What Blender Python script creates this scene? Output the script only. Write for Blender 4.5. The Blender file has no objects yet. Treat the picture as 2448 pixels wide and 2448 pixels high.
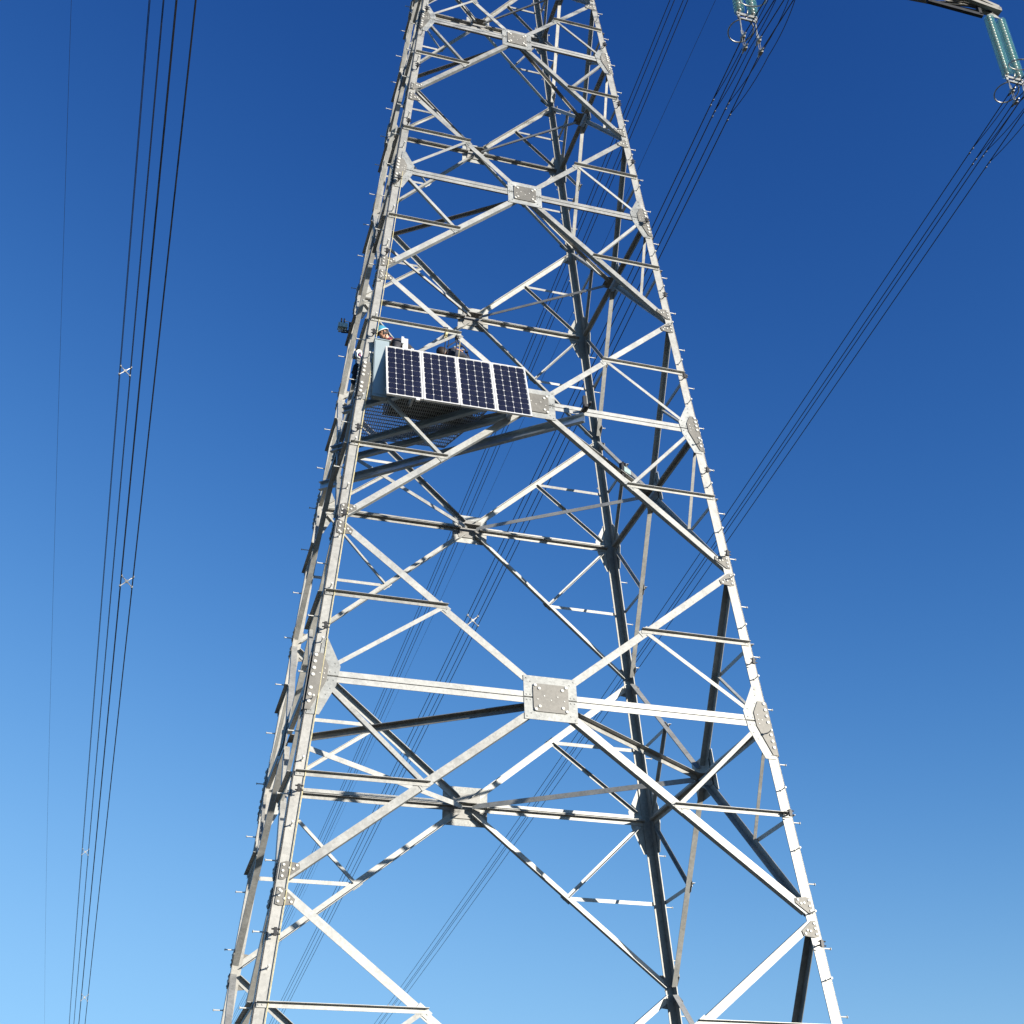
import bpy, bmesh, math, random
from mathutils import Vector, Matrix
random.seed(7)
V = Vector
C = bpy.context.scene.collection
G = 14.9                       # ground sits 14.9 m under level two of the tower; z = 0 is the ground

# ---------------------------------------------------------------- camera
cam_d = bpy.data.cameras.new("camera")
cam = bpy.data.objects.new("camera", cam_d); C.objects.link(cam)
cam_d.sensor_width = 36.0; cam_d.lens = 36.0 * 3064.9 / 2448.0
cam_d.clip_start = 0.05; cam_d.clip_end = 6000
CR = Matrix(((0.95812548, -0.13775221, -0.25103765),
             (-0.28592734, -0.50778368, -0.81265078),
             (-0.01552838, 0.85039994, -0.52590761)))
CP = V((-5.71233596, -19.20683035, -13.28839464 + G))
m4 = CR.to_4x4(); m4.translation = CP
cam.matrix_world = m4
bpy.context.scene.camera = cam

# ---------------------------------------------------------------- sky, sun, exposure
EXPO = 0.9
SUN_EL, SUN_AZ = math.radians(12), math.radians(38)   # azimuth measured from -Y towards +X
sun_dir = V((math.sin(SUN_AZ) * math.cos(SUN_EL), -math.cos(SUN_AZ) * math.cos(SUN_EL), math.sin(SUN_EL)))
w = bpy.data.worlds.new("World"); bpy.context.scene.world = w; w.use_nodes = True
nt = w.node_tree; nt.nodes.clear()
sky = nt.nodes.new("ShaderNodeTexSky"); sky.sky_type = 'NISHITA'; sky.sun_disc = False
sky.sun_elevation = SUN_EL
sky.sun_rotation = math.radians(180) - SUN_AZ   # 0 = +Y, clockwise seen from above
sky.altitude = 300; sky.air_density = 1.0; sky.dust_density = 0.0; sky.ozone_density = 6.0
# the photograph's contrasty rendering of the blue: one power per channel on the sky colour
sep = nt.nodes.new("ShaderNodeSeparateColor"); com = nt.nodes.new("ShaderNodeCombineColor")
nt.links.new(sky.outputs[0], sep.inputs[0])
for i, (e_, k_, p_, A_, B_) in enumerate(((1.9, 27.5, 1.4, 5.4, 14.5), (1.5, 6.5, 1.4, 2.45, 3.01), (1.06, 2.62, 1.6, 2.0, 1.464))):
    def mth(op, x_, y_):
        q_ = nt.nodes.new("ShaderNodeMath"); q_.operation = op
        for j_, s_ in enumerate((x_, y_)):
            if hasattr(s_, "links"): nt.links.new(s_, q_.inputs[j_])
            else: q_.inputs[j_].default_value = s_
        return q_.outputs[0]
    yv = mth('POWER', mth('MULTIPLY', mth('POWER', sep.outputs[i], e_), k_ * 0.1 ** e_), p_)
    ov = mth('DIVIDE', mth('MULTIPLY', yv, A_ / (0.1 * 2 ** EXPO)), mth('ADD', mth('MULTIPLY', yv, B_), 1.0))
    nt.links.new(ov, com.inputs[i])
bg = nt.nodes.new("ShaderNodeBackground"); bg.inputs[1].default_value = 0.1
wo = nt.nodes.new("ShaderNodeOutputWorld")
nt.links.new(com.outputs[0], bg.inputs[0]); nt.links.new(bg.outputs[0], wo.inputs[0])
sd = bpy.data.lights.new("sun", 'SUN'); sd.energy = 5.0; sd.angle = math.radians(0.5); sd.color = (1.0, 0.93, 0.82)
so = bpy.data.objects.new("sun", sd); C.objects.link(so)
so.rotation_euler = sun_dir.to_track_quat('Z', 'Y').to_euler(); so.location = (30, -30, 40)
vs = bpy.context.scene.view_settings
vs.view_transform = 'Standard'; vs.look = 'None'; vs.exposure = EXPO; vs.gamma = 1.0; vs.use_curve_mapping = False

# ---------------------------------------------------------------- materials
def mat(name, col, rough=0.5, metal=0.0, var=0.12, scale=6.0, col2=None, bump=0.0, trans=0.0, ior=1.5, stretch=(1, 1, 1), coat=0.0):
    m = bpy.data.materials.new(name); m.use_nodes = True
    n = m.node_tree; b = n.nodes["Principled BSDF"]
    b.inputs["Roughness"].default_value = rough; b.inputs["Metallic"].default_value = metal
    b.inputs["IOR"].default_value = ior
    if trans: b.inputs["Transmission Weight"].default_value = trans
    if coat: b.inputs["Coat Weight"].default_value = coat; b.inputs["Coat Roughness"].default_value = 0.05
    tc = n.nodes.new("ShaderNodeTexCoord"); mp = n.nodes.new("ShaderNodeMapping")
    mp.inputs["Scale"].default_value = stretch
    n.links.new(tc.outputs["Object"], mp.inputs[0])
    nz = n.nodes.new("ShaderNodeTexNoise"); nz.inputs["Scale"].default_value = scale
    nz.inputs["Detail"].default_value = 6; nz.inputs["Roughness"].default_value = 0.65
    n.links.new(mp.outputs[0], nz.inputs["Vector"])
    rp = n.nodes.new("ShaderNodeValToRGB")
    c1 = [max(0, c * (1 - var)) for c in col]; c2 = col2 or [min(1, c * (1 + var)) for c in col]
    rp.color_ramp.elements[0].position = 0.35; rp.color_ramp.elements[0].color = (*c1, 1)
    rp.color_ramp.elements[1].position = 0.65; rp.color_ramp.elements[1].color = (*c2, 1)
    n.links.new(nz.outputs["Fac"], rp.inputs[0]); n.links.new(rp.outputs[0], b.inputs["Base Color"])
    if bump:
        bp = n.nodes.new("ShaderNodeBump"); bp.inputs["Strength"].default_value = bump; bp.inputs["Distance"].default_value = 0.01
        n.links.new(nz.outputs["Fac"], bp.inputs["Height"]); n.links.new(bp.outputs[0], b.inputs["Normal"])
    return m

def galv(name, base, spread, warm, rough=0.55):
    """hot-dip galvanised steel: zinc spangle, cloudy patches, faint runs, every piece a touch different"""
    m = bpy.data.materials.new(name); m.use_nodes = True
    n = m.node_tree; b = n.nodes["Principled BSDF"]
    b.inputs["Metallic"].default_value = 0.35
    tc = n.nodes.new("ShaderNodeTexCoord")
    vo = n.nodes.new("ShaderNodeTexVoronoi"); vo.inputs["Scale"].default_value = 30
    nz = n.nodes.new("ShaderNodeTexNoise"); nz.inputs["Scale"].default_value = 3.2; nz.inputs["Detail"].default_value = 8; nz.inputs["Roughness"].default_value = 0.7
    n.links.new(tc.outputs["Object"], vo.inputs["Vector"]); n.links.new(tc.outputs["Object"], nz.inputs["Vector"])
    oi = n.nodes.new("ShaderNodeObjectInfo")
    def math_(op, a, bv):
        q = n.nodes.new("ShaderNodeMath"); q.operation = op
        for i, s in enumerate((a, bv)):
            if hasattr(s, "links"): n.links.new(s, q.inputs[i])
            else: q.inputs[i].default_value = s
        return q.outputs[0]
    sp = n.nodes.new("ShaderNodeSeparateColor"); n.links.new(vo.outputs["Color"], sp.inputs[0])
    a = math_('MULTIPLY', sp.outputs[0], 0.22)
    c_ = math_('MULTIPLY', nz.outputs["Fac"], 1.1)
    d = math_('MULTIPLY', oi.outputs["Random"], 0.5)
    s = math_('ADD', math_('ADD', a, c_), d)
    s = math_('SUBTRACT', s, 0.48)
    rp = n.nodes.new("ShaderNodeValToRGB")
    lo = [c * (1 - spread) for c in base]; hi = [min(0.9, c * (1 + spread)) for c in base]
    rp.color_ramp.elements[0].position = 0.0; rp.color_ramp.elements[0].color = (*lo, 1)
    rp.color_ramp.elements[1].position = 0.85; rp.color_ramp.elements[1].color = (*hi, 1)
    n.links.new(s, rp.inputs[0]); n.links.new(rp.outputs[0], b.inputs["Base Color"])
    r2 = n.nodes.new("ShaderNodeMapRange"); r2.inputs[3].default_value = rough - 0.12; r2.inputs[4].default_value = rough + 0.12
    n.links.new(nz.outputs["Fac"], r2.inputs[0]); n.links.new(r2.outputs[0], b.inputs["Roughness"])
    return m

M = {
 'zinc': galv('galvanised_steel', (0.325, 0.325, 0.308), 0.36, 0),
 'zinc_leg': galv('galvanised_steel_leg', (0.305, 0.30, 0.28), 0.36, 0),
 'zinc_plate': galv('weathered_zinc_plate', (0.175, 0.168, 0.152), 0.3, 0, 0.65),
 'zinc_big': galv('bright_zinc_plate', (0.30, 0.305, 0.29), 0.45, 0, 0.5),
 'zinc_inner': galv('inner_zinc_plate', (0.24, 0.235, 0.22), 0.25, 0, 0.6),
 'bolt': mat('bolt_zinc', (0.55, 0.54, 0.50), 0.45, 0.1),
 'rail': mat('aluminium', (0.62, 0.63, 0.62), 0.4, 0.4, 0.08),
 'beam': mat('beam_zinc', (0.48, 0.56, 0.62), 0.38, 0.75, 0.15, 4),
 'frame': mat('panel_frame_aluminium', (0.6, 0.6, 0.59), 0.35, 0.1, 0.03),
 'back': mat('panel_backsheet', (0.50, 0.50, 0.50), 0.5, 0, 0.03),
 'cell': mat('silicon_cell', (0.008, 0.009, 0.021), 0.35, 0.0, 0.25, 9, coat=0.1),
 'dark': mat('black_steel', (0.02, 0.02, 0.022), 0.5, 0.3, 0.3),
 'wire': mat('aluminium_conductor', (0.028, 0.028, 0.035), 0.6, 0.4, 0.2, 3),
 'glass': mat('toughened_glass', (0.30, 0.64, 0.64), 0.15, 0.0, 0.06, 5),
 'cap': mat('insulator_cap', (0.55, 0.56, 0.52), 0.3, 0.5, 0.2),
 'fit': mat('line_fitting', (0.36, 0.36, 0.34), 0.4, 0.6, 0.25),
 'spacer': mat('spacer_aluminium', (0.36, 0.355, 0.335), 0.45, 0.3, 0.15),
 'skin': mat('skin', (0.50, 0.27, 0.18), 0.5, 0, 0.08, 20),
 'hair': mat('hair', (0.022, 0.013, 0.009), 0.6, 0, 0.4, 60),
 'jacket': mat('jacket_fabric', (0.035, 0.034, 0.042), 0.85, 0, 0.35, 12, bump=0.6),
 'jacket2': mat('navy_fabric', (0.020, 0.024, 0.036), 0.85, 0, 0.5, 12, bump=0.6),
 'trousers': mat('trouser_fabric', (0.03, 0.035, 0.05), 0.9, 0, 0.3, 12, bump=0.5),
 'collar': mat('red_collar', (0.16, 0.02, 0.04), 0.8, 0, 0.2),
 'boot': mat('boot_leather', (0.012, 0.011, 0.01), 0.6, 0, 0.3),
 'helmet': mat('helmet_blue', (0.06, 0.26, 0.38), 0.4, 0, 0.06),
 'white': mat('white_plastic', (0.75, 0.75, 0.72), 0.4, 0, 0.05),
 'strap': mat('webbing', (0.02, 0.025, 0.045), 0.8, 0, 0.3),
 'rope': mat('rope', (0.50, 0.44, 0.25), 0.9, 0, 0.25, 30),
 'cable': mat('black_cable', (0.03, 0.03, 0.032), 0.6, 0, 0.2),
 'cabinet': mat('cabinet_steel', (0.27, 0.33, 0.355), 0.45, 0.2, 0.06, 3),
 'sensor': mat('instrument_housing', (0.35, 0.45, 0.43), 0.35, 0.3, 0.2, 20),
 'bag': mat('bag_cloth', (0.012, 0.013, 0.02), 0.85, 0, 0.4, 8, bump=0.8),
 'pink': mat('pink_cord', (0.5, 0.08, 0.3), 0.7, 0, 0.2),
 'concrete': mat('concrete', (0.34, 0.33, 0.30), 0.9, 0, 0.15, 5, bump=0.4),
 'grass': mat('dry_grass_ground', (0.058, 0.056, 0.038), 0.95, 0, 0.35, 0.8, col2=(0.09, 0.078, 0.05), bump=0.8),
}

M['glass'].node_tree.nodes['Principled BSDF'].inputs['Alpha'].default_value = 0.36

# ---------------------------------------------------------------- helpers
class MB:
    """collects boxes, prisms and tubes and links them as ONE mesh object"""
    def __init__(s): s.v = []; s.f = []; s.mi = []; s.k = 0
    def add(s, vs_, fs):
        o = len(s.v); s.v += [tuple(p) for p in vs_]
        for f in fs: s.f.append([o + i for i in f]); s.mi.append(s.k)
    def box(s, c, X, Y, Z):
        """centre + three half-extent vectors"""
        c = V(c); X = V(X); Y = V(Y); Z = V(Z)
        p = [c + X * i + Y * j + Z * k for i in (-1, 1) for j in (-1, 1) for k in (-1, 1)]
        fs = [(0, 1, 3, 2), (4, 6, 7, 5), (0, 4, 5, 1), (2, 3, 7, 6), (0, 2, 6, 4), (1, 5, 7, 3)]
        if X.cross(Y).dot(Z) < 0: fs = [f[::-1] for f in fs]
        s.add(p, fs)
    def prism(s, poly, n, t):
        """poly: list of 3-D points, extruded by n*t"""
        n = V(n).normalized(); a = [V(p) for p in poly]; b = [p + n * t for p in a]; k = len(a)
        s.add(a + b, [list(range(k))[::-1], [k + i for i in range(k)]] + [[i, (i + 1) % k, k + (i + 1) % k, k + i] for i in range(k)])
    def tube(s, pts, r, n=6, closed=False):
        pts = [V(p) for p in pts]; rs = r if isinstance(r, (list, tuple)) else [r] * len(pts)
        L = len(pts); rings = []; up = None; o = len(s.v)
        for i, p in enumerate(pts):
            if closed: t = (pts[(i + 1) % L] - pts[i - 1]).normalized()
            else: t = (pts[min(i + 1, L - 1)] - pts[max(i - 1, 0)]).normalized()
            if up is None: up = t.orthogonal().normalized()
            a = (up - t * up.dot(t)).normalized(); up = a; b = t.cross(a)
            for k in range(n):
                an = 2 * math.pi * k / n; s.v.append(tuple(p + (a * math.cos(an) + b * math.sin(an)) * rs[i]))
        for i in range(L if closed else L - 1):
            j = (i + 1) % L
            for k in range(n):
                s.f.append([o + i * n + k, o + i * n + (k + 1) % n, o + j * n + (k + 1) % n, o + j * n + k]); s.mi.append(s.k)
        if not closed:
            s.f.append([o + k for k in range(n)][::-1]); s.mi.append(s.k)
            s.f.append([o + (L - 1) * n + k for k in range(n)]); s.mi.append(s.k)
    def lathe(s, base, axis, prof, n=16):
        axis = V(axis).normalized(); a = axis.orthogonal().normalized(); b = axis.cross(a); o = len(s.v); base = V(base)
        for (r, h) in prof:
            for k in range(n):
                an = 2 * math.pi * k / n; s.v.append(tuple(base + axis * h + (a * math.cos(an) + b * math.sin(an)) * max(r, 1e-4)))
        for i in range(len(prof) - 1):
            for k in range(n):
                s.f.append([o + i * n + k, o + i * n + (k + 1) % n, o + (i + 1) * n + (k + 1) % n, o + (i + 1) * n + k]); s.mi.append(s.k)
    def ball(s, c, r, n=10, sc=(1, 1, 1)):
        o = len(s.v); c = V(c)
        for i in range(n + 1):
            th = math.pi * i / n
            for k in range(n):
                an = 2 * math.pi * k / n
                s.v.append((c.x + r * sc[0] * math.sin(th) * math.cos(an), c.y + r * sc[1] * math.sin(th) * math.sin(an), c.z + r * sc[2] * math.cos(th)))
        for i in range(n):
            for k in range(n):
                s.f.append([o + i * n + k, o + (i + 1) * n + k, o + (i + 1) * n + (k + 1) % n, o + i * n + (k + 1) % n]); s.mi.append(s.k)
    def angle(s, p0, p1, n, a, b, t, side, off=0.0, inward=-1):
        """steel angle from p0 to p1: flat flange width a lying in the plane with outer normal n,
        second flange depth b along n*inward from the edge on the given side (+1 upper / -1 lower)"""
        p0 = V(p0); p1 = V(p1); n = V(n).normalized(); d = (p1 - p0).normalized()
        n = (n - d * n.dot(d)).normalized()
        u = n.cross(d).normalized()
        if u.z < 0 or (abs(u.z) < 1e-3 and side and u.x < 0): u = -u
        c = (p0 + p1) / 2 + n * (off - t / 2); h = (p1 - p0).length / 2
        s.box(c, d * h, u * (a / 2), n * (t / 2))
        if b:
            e = c + u * (side * (a / 2 - t / 2)) + n * inward * (t / 2 + b / 2 + 0.0)
            s.box(e, d * h, u * (t / 2), n * (b / 2))
    def build(s, name, m, parent=None, smooth=False, bevel=0):
        me = bpy.data.meshes.new(name); me.from_pydata(s.v, [], s.f); me.update()
        ms = m if isinstance(m, (list, tuple)) else [m]
        for q in ms: me.materials.append(q)
        if len(ms) > 1:
            for p, i in zip(me.polygons, s.mi): p.material_index = i
        if smooth:
            for p in me.polygons: p.use_smooth = True
        o = bpy.data.objects.new(name, me); C.objects.link(o)
        if parent is not None:
            o.parent = parent
            o.matrix_parent_inverse = Matrix.Translation(-parent.location) if parent.type == 'EMPTY' else Matrix.Identity(4)
        return o

def tag(o, label=None, cat=None, group=None, kind=None):
    if label: o['label'] = label
    if cat: o['category'] = cat
    if group: o['group'] = group
    if kind: o['kind'] = kind
    return o
def thing(name, label, cat, loc=(0, 0, 0), group=None):
    o = bpy.data.objects.new(name, None); C.objects.link(o); o.location = loc; o.empty_display_size = 0.2
    return tag(o, label, cat, group)

# ---------------------------------------------------------------- ground
g = MB(); NG = 48; RG = 2600
ring = [(0, 0, 0)]
radii = [12, 30, 60, 120, 250, 600, 1300, RG]
for r in radii:
    for k in range(NG):
        a = 2 * math.pi * k / NG; ring.append((r * math.cos(a), r * math.sin(a), 0))
fs = [[0, 1 + k, 1 + (k + 1) % NG] for k in range(NG)]
for i in range(len(radii) - 1):
    for k in range(NG):
        fs.append([1 + i * NG + k, 1 + (i + 1) * NG + k, 1 + (i + 1) * NG + (k + 1) % NG, 1 + i * NG + (k + 1) % NG])
g.add(ring, fs)
tag(g.build('ground', M['grass']), kind='structure')

# ---------------------------------------------------------------- lattice tower
Z = {0: -11.65, .5: -8.656, 1: -5.648, 1.5: -2.936, 2: 0.0, 2.5: 2.569, 3: 5.286, 3.5: 7.688, 4: 10.225, 4.5: 12.318, 5: 14.67, 5.5: 16.75, 6: 18.9}
def W(z): return 3.0 - 0.08984 * z          # half width along X (z relative to level two)
def D(z): return 2.1208 - 0.0489 * z        # half width along Y
def P(sx, sy, z): return V((sx * W(z), sy * D(z), z + G))
TOP = 31.0
tower = thing('lattice_tower', 'tall galvanised steel lattice power line tower with solar panels on its front face', 'pylon')
LEG = 0.08                                   # heel sits this far outside the working line
faces = {  # outer normal, the two corners (sx, sy) left to right as seen from outside
 'front': (V((0, -1, 0)), (-1, -1), (1, -1)),
 'right': (V((1, 0, 0)), (1, -1), (1, 1)),
 'back': (V((0, 1, 0)), (1, 1), (-1, 1)),
 'left': (V((-1, 0, 0)), (-1, 1), (-1, -1))}
def fn(nm):
    n = faces[nm][0]; s = 0.0489 if abs(n.y) > 0.5 else 0.08984
    return (n + V((0, 0, s))).normalized()
def face_pt(nm, a, z):
    """a in -1..1 across the face, on the outer surface of the leg flanges"""
    n, L, Rr = faces[nm]
    p = P(*L, z).lerp(P(*Rr, z), (a + 1) / 2)
    return p + n * LEG

# legs: one long steel angle per corner, narrower above level two
for sx in (-1, 1):
    for sy in (-1, 1):
        b = MB()
        for (z0, z1, fw, t) in ((-G + 0.35, 0.2, 0.168, 0.018), (0.2, Z[4] + .3, 0.150, 0.016), (Z[4] + .3, TOP, 0.13, 0.014)):
            h0 = P(sx, sy, z0) + V((sx * LEG, sy * LEG, 0)); h1 = P(sx, sy, z1) + V((sx * LEG, sy * LEG, 0))
            for (ux, uy) in ((-sx, 0), (0, -sy)):
                u = V((ux, uy, 0)); nn = V((0, sy, 0)) if ux else V((sx, 0, 0))
                q = [h0, h0 + u * fw, h1 + u * fw, h1]
                b.prism(q, -nn, t)
        b.build('leg', M['zinc_leg'], tower)
        f = MB(); c0 = P(sx, sy, -G)
        f.box((c0.x, c0.y, 0.2), (0.55, 0, 0), (0, 0.55, 0), (0, 0, 0.25))
        f.build('footing', M['concrete'], tower)

def bolt(b, p, n, r=0.019, h=0.022):
    n = V(n); h = h * .6; b.lathe(p, n, [(r, 0), (r, h * .55), (r * .75, h), (0, h)], 8)

def halves(nm, lv, s, low):
    """one main diagonal: from the face centre at level lv to the leg at lv +-0.5"""
    zc, zl = Z[lv], Z[lv + (-.5 if low else .5)]
    a = face_pt(nm, 0, zc); l = face_pt(nm, s * 0.985, zl + (0.10 if low else -0.10) * 1.0)
    d = (l - a).normalized(); return a + d * 0.18, l
count = 0
for lv in (0, 1, 2, 3, 4, 5, 6):
    for nm in faces:
        n = fn(nm); big = 1.0 if lv <= 1 else (0.86 if lv < 4 else 0.78)
        zc = Z[lv]; pw = 0.115 * big
        Lp, Rp = face_pt(nm, -1, zc), face_pt(nm, 1, zc)
        hd = (Rp - Lp).normalized(); up = n.cross(hd); up = up if up.z > 0 else -up
        Cc = face_pt(nm, 0, zc)
        for s in (-1, 1):
            # level horizontal: two angles back to back with a seam between, flanges pointing inwards
            b = MB(); p0 = Cc + hd * s * 0.2; p1 = Cc.lerp(Rp if s > 0 else Lp, 1) - hd * s * 0.05
            hw = 0.085 * big
            b.angle(p0 + up * (hw / 2 + .007), p1 + up * (hw / 2 + .007), n, hw, 0.075, 0.009, -1, 0.002)
            b.angle(p0 - up * (hw / 2 + .007), p1 - up * (hw / 2 + .007), n, hw, 0.075, 0.009, 1, 0.002)
            b.build('horizontal_brace', M['zinc'], tower)
            for low in (True, False):
                if (low and lv == 0) or (not low and lv == 6): continue
                a, l = halves(nm, lv, s, low)
                b = MB(); b.angle(a, l, n, pw, pw * 0.8, 0.010, -1 if low else 1, 0.001)
                b.build('diagonal_brace', M['zinc'], tower)
                # mid point of the diagonal carries a short horizontal strut and a stay to the leg node
                a0, l0 = face_pt(nm, 0, zc), face_pt(nm, s, Z[lv + (-.5 if low else .5)])
                mid = (a0 + l0) / 2; zm = mid.z - G
                e = face_pt(nm, s, zm)
                dd = (e - mid).normalized()
                b = MB(); b.angle(mid - dd * 0.06, e + dd * 0.05, n, 0.066 * big, 0.062 * big, 0.007, 1, 0.017, inward=1)
                for q in (0.0, 0.05): bolt(b, e + dd * (0.03 - q) + n * 0.017, n, 0.012, 0.012)
                b.build('short_strut', M['zinc'], tower)
                e2 = face_pt(nm, s * 0.95, zc + (-0.12 if low else 0.12))
                b = MB(); b.angle(mid + (e2 - mid).normalized() * .05, e2, n, 0.065 * big, 0.05, 0.007, -1 if low else 1, 0.010)
                b.build('stay_strut', M['zinc'], tower)
                # little splice where strut and stay meet the diagonal
                b = MB(); dl = (l0 - a0).normalized(); uu = n.cross(dl)
                b.box(mid + n * 0.006, dl * 0.10, uu * 0.055 * big, n * 0.004)
                for q in (-0.06, 0, .06): bolt(b, mid + dl * q + n * 0.010, n, 0.012, 0.012)
                b.build('joint_plate', M['zinc_big'], tower)
        # centre gusset: large plate in two halves with a slot, thick square cover plate on top
        sz = {0: (.42, .37), 1: (.415, .355), 2: (.355, .31), 3: (.345, .30), 4: (.33, .285), 5: (.30, .26), 6: (.28, .24)}[lv]
        X, Y = sz; b = MB(); o = n * 0.004
        c = Cc + o
        for s in (-1, 1):
            b.prism([c + hd * -X + up * s * .012, c + hd * X + up * s * .012, c + hd * X + up * s * Y, c + hd * -X + up * s * Y], n, 0.010)
        for i in (-1, 1):
            for j in (-1, 1):
                for (u, v) in ((.9, .88), (.74, .72), (.9, .12), (.76, .12)):
                    bolt(b, c + hd * i * X * u + up * j * Y * v + n * .010, n, 0.012, 0.014)
        cp = b.build('centre_gusset', M['zinc_big'], tower)
        b = MB(); b.prism([Cc + hd * i * X * .66 + up * j * Y * .64 - n * .012 for (i, j) in ((-1, -1), (1, -1), (1, 1), (-1, 1))], -n, .006)
        b.build('inner_plate', M['zinc_inner'], cp)
        b = MB(); x, y = X * .66, Y * .64; c2 = c + n * .0125; r_ = .05
        poly = []
        for (i, j) in ((1, 1), (-1, 1), (-1, -1), (1, -1)):
            cc = c2 + hd * i * (x - r_) + up * j * (y - r_); poly += [cc + hd * i * r_, cc + up * j * r_] if i * j > 0 else [cc + up * j * r_, cc + hd * i * r_]
        b.prism(poly, n, 0.014); b.k = 1
        for i in (-1, 1):
            for j in (-1, 1):
                bolt(b, c2 + hd * i * x * .88 + up * j * y * .86 + n * .014, n, 0.027, 0.024)
                bolt(b, c2 + hd * i * x * .66 + up * j * y * .64 + n * .014, n, 0.027, 0.024)
        for i in range(5): bolt(b, c2 + hd * (i - 2) * x * .38 + up * (.03 if i % 2 else -.03) + n * .014, n, 0.012, 0.010)
        q = b.build('cover_plate', [M['zinc_plate'], M['bolt']], cp)
        # leg gussets at the level node
        for s in (-1, 1):
            base = face_pt(nm, s, zc); u = -hd * s
            kl = (face_pt(nm, s, zc + .5) - face_pt(nm, s, zc - .5)).normalized()
            k = 1.0 if lv <= 1 else (.85 if lv < 4 else .75)
            pt = lambda a_, b_: base + u * a_ * k + kl * b_ * k + n * 0.004
            b = MB()
            b.prism([pt(.02, .60), pt(.10, .60), pt(.34, .16), pt(.33, .012), pt(.02, .012)], n, .010)
            b.prism([pt(.02, -.012), pt(.32, -.012), pt(.32, -.14), pt(.14, -.62), pt(-.04, -.62)], n, .010)
            for (a_, b_) in ((.06, .55), (.07, .44), (.28, .06), (.2, .06), (.27, -.07), (.19, -.07), (.26, .2), (.24, -.2), (.19, -.3), (.02, -.56), (.02, -.48), (.1, .3)):
                bolt(b, pt(a_, b_) + n * .010, n, 0.011, 0.012)
            lg = b.build('leg_gusset', M['zinc_big'], tower)
            b = MB(); pt2 = lambda a_, b_: pt(a_, b_) + n * .0125
            b.prism([pt2(-.075, .34), pt2(.06, .34), pt2(.17, .14), pt2(.17, -.09), pt2(.0, -.56), pt2(-.075, -.56)], n, .012); b.k = 1
            for i in range(8):
                if i != 4: bolt(b, pt2(-.035, .30 - i * .105) + n * .012, n, 0.029, 0.024)
            for (a_, b_) in ((.12, .1), (.12, .02), (.12, -.05), (.06, .02)): bolt(b, pt2(a_, b_) + n * .012, n, 0.011, 0.010)
            b.build('cover_plate', [M['zinc_plate'], M['bolt']], lg)
        # small plates where the main diagonals reach the leg between levels
        if lv < 6:
            zm = Z[lv + .5]
            for s in (-1, 1):
                base = face_pt(nm, s, zm); u = -hd * s; kl = (face_pt(nm, s, zm + .5) - face_pt(nm, s, zm - .5)).normalized()
                for j in (-1, 1):
                    pt = lambda a_, b_: base + u * a_ + kl * (b_ * j) + n * 0.004
                    b = MB()
                    b.prism([pt(-.035, .05), pt(-.035, .27), pt(.03, .29), pt(.20, .27), pt(.215, .20), pt(.03, .05)], n, .012); b.k = 1
                    for (a_, b_) in ((0, .09), (0, .16), (0, .24), (.17, .24), (.13, .19), (.08, .2)):
                        bolt(b, pt(a_, b_) + n * .012, n, 0.02, 0.020)
                    b.build('node_plate', [M['zinc_plate'], M['bolt']], tower)
    # plan bracing: a diamond of angles joining the four face centres, with flat gussets inside each face
    zc = Z[lv]
    mids = [V((0, -D(zc), zc + G)), V((W(zc), 0, zc + G)), V((0, D(zc), zc + G)), V((-W(zc), 0, zc + G))]
    pb = {0: .09, 1: .09, 2: .075, 3: .06, 4: .055, 5: .05, 6: .05}[lv]
    for i in range(4):
        a, c_ = mids[i], mids[(i + 1) % 4]; d = (c_ - a).normalized(); b = MB()
        a2 = a + d * .12; c2 = c_ - d * .12
        out = (a + c_) / 2 - V((0, 0, zc + G)); out.z = 0
        b.angle(a2 - V((0, 0, .05)), c2 - V((0, 0, .05)), out.normalized(), pb, pb, 0.009, 1, 0, inward=1)
        b.build('plan_brace', M['zinc'], tower)
    for i, nm in enumerate(('front', 'right', 'back', 'left')):
        b = MB(); n0 = faces[nm][0]; hd = V((0, 0, 1)).cross(n0)
        p = mids[i]
        b.prism([p + hd * .18 + n0 * .02, p - hd * .18 + n0 * .02, p - hd * .16 - n0 * .15, p + hd * .16 - n0 * .15], V((0, 0, -1)), .010)
        b.build('plan_gusset', M['zinc_plate'], tower)

# foot bracing under level 0 and the plain head above level 6
b = MB()
for nm in faces:
    n = fn(nm)
    for s in (-1, 1):
        b.angle(face_pt(nm, 0, Z[0]), face_pt(nm, s, -G + .5), n, .11, .09, .01, -1)
    for k in range(6):
        z0 = Z[6] + k * 2.0; z1 = z0 + 2.0
        b.angle(face_pt(nm, -1, z0), face_pt(nm, 1, z1), n, .08, .06, .008, 1)
        b.angle(face_pt(nm, 1, z0), face_pt(nm, -1, z1), n, .08, .06, .008, 1, .01)
        b.angle(face_pt(nm, -1, z1), face_pt(nm, 1, z1), n, .08, .06, .008, 1, .02)
tag(b.build('end_bracing', M['zinc'], tower), kind='stuff')

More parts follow.
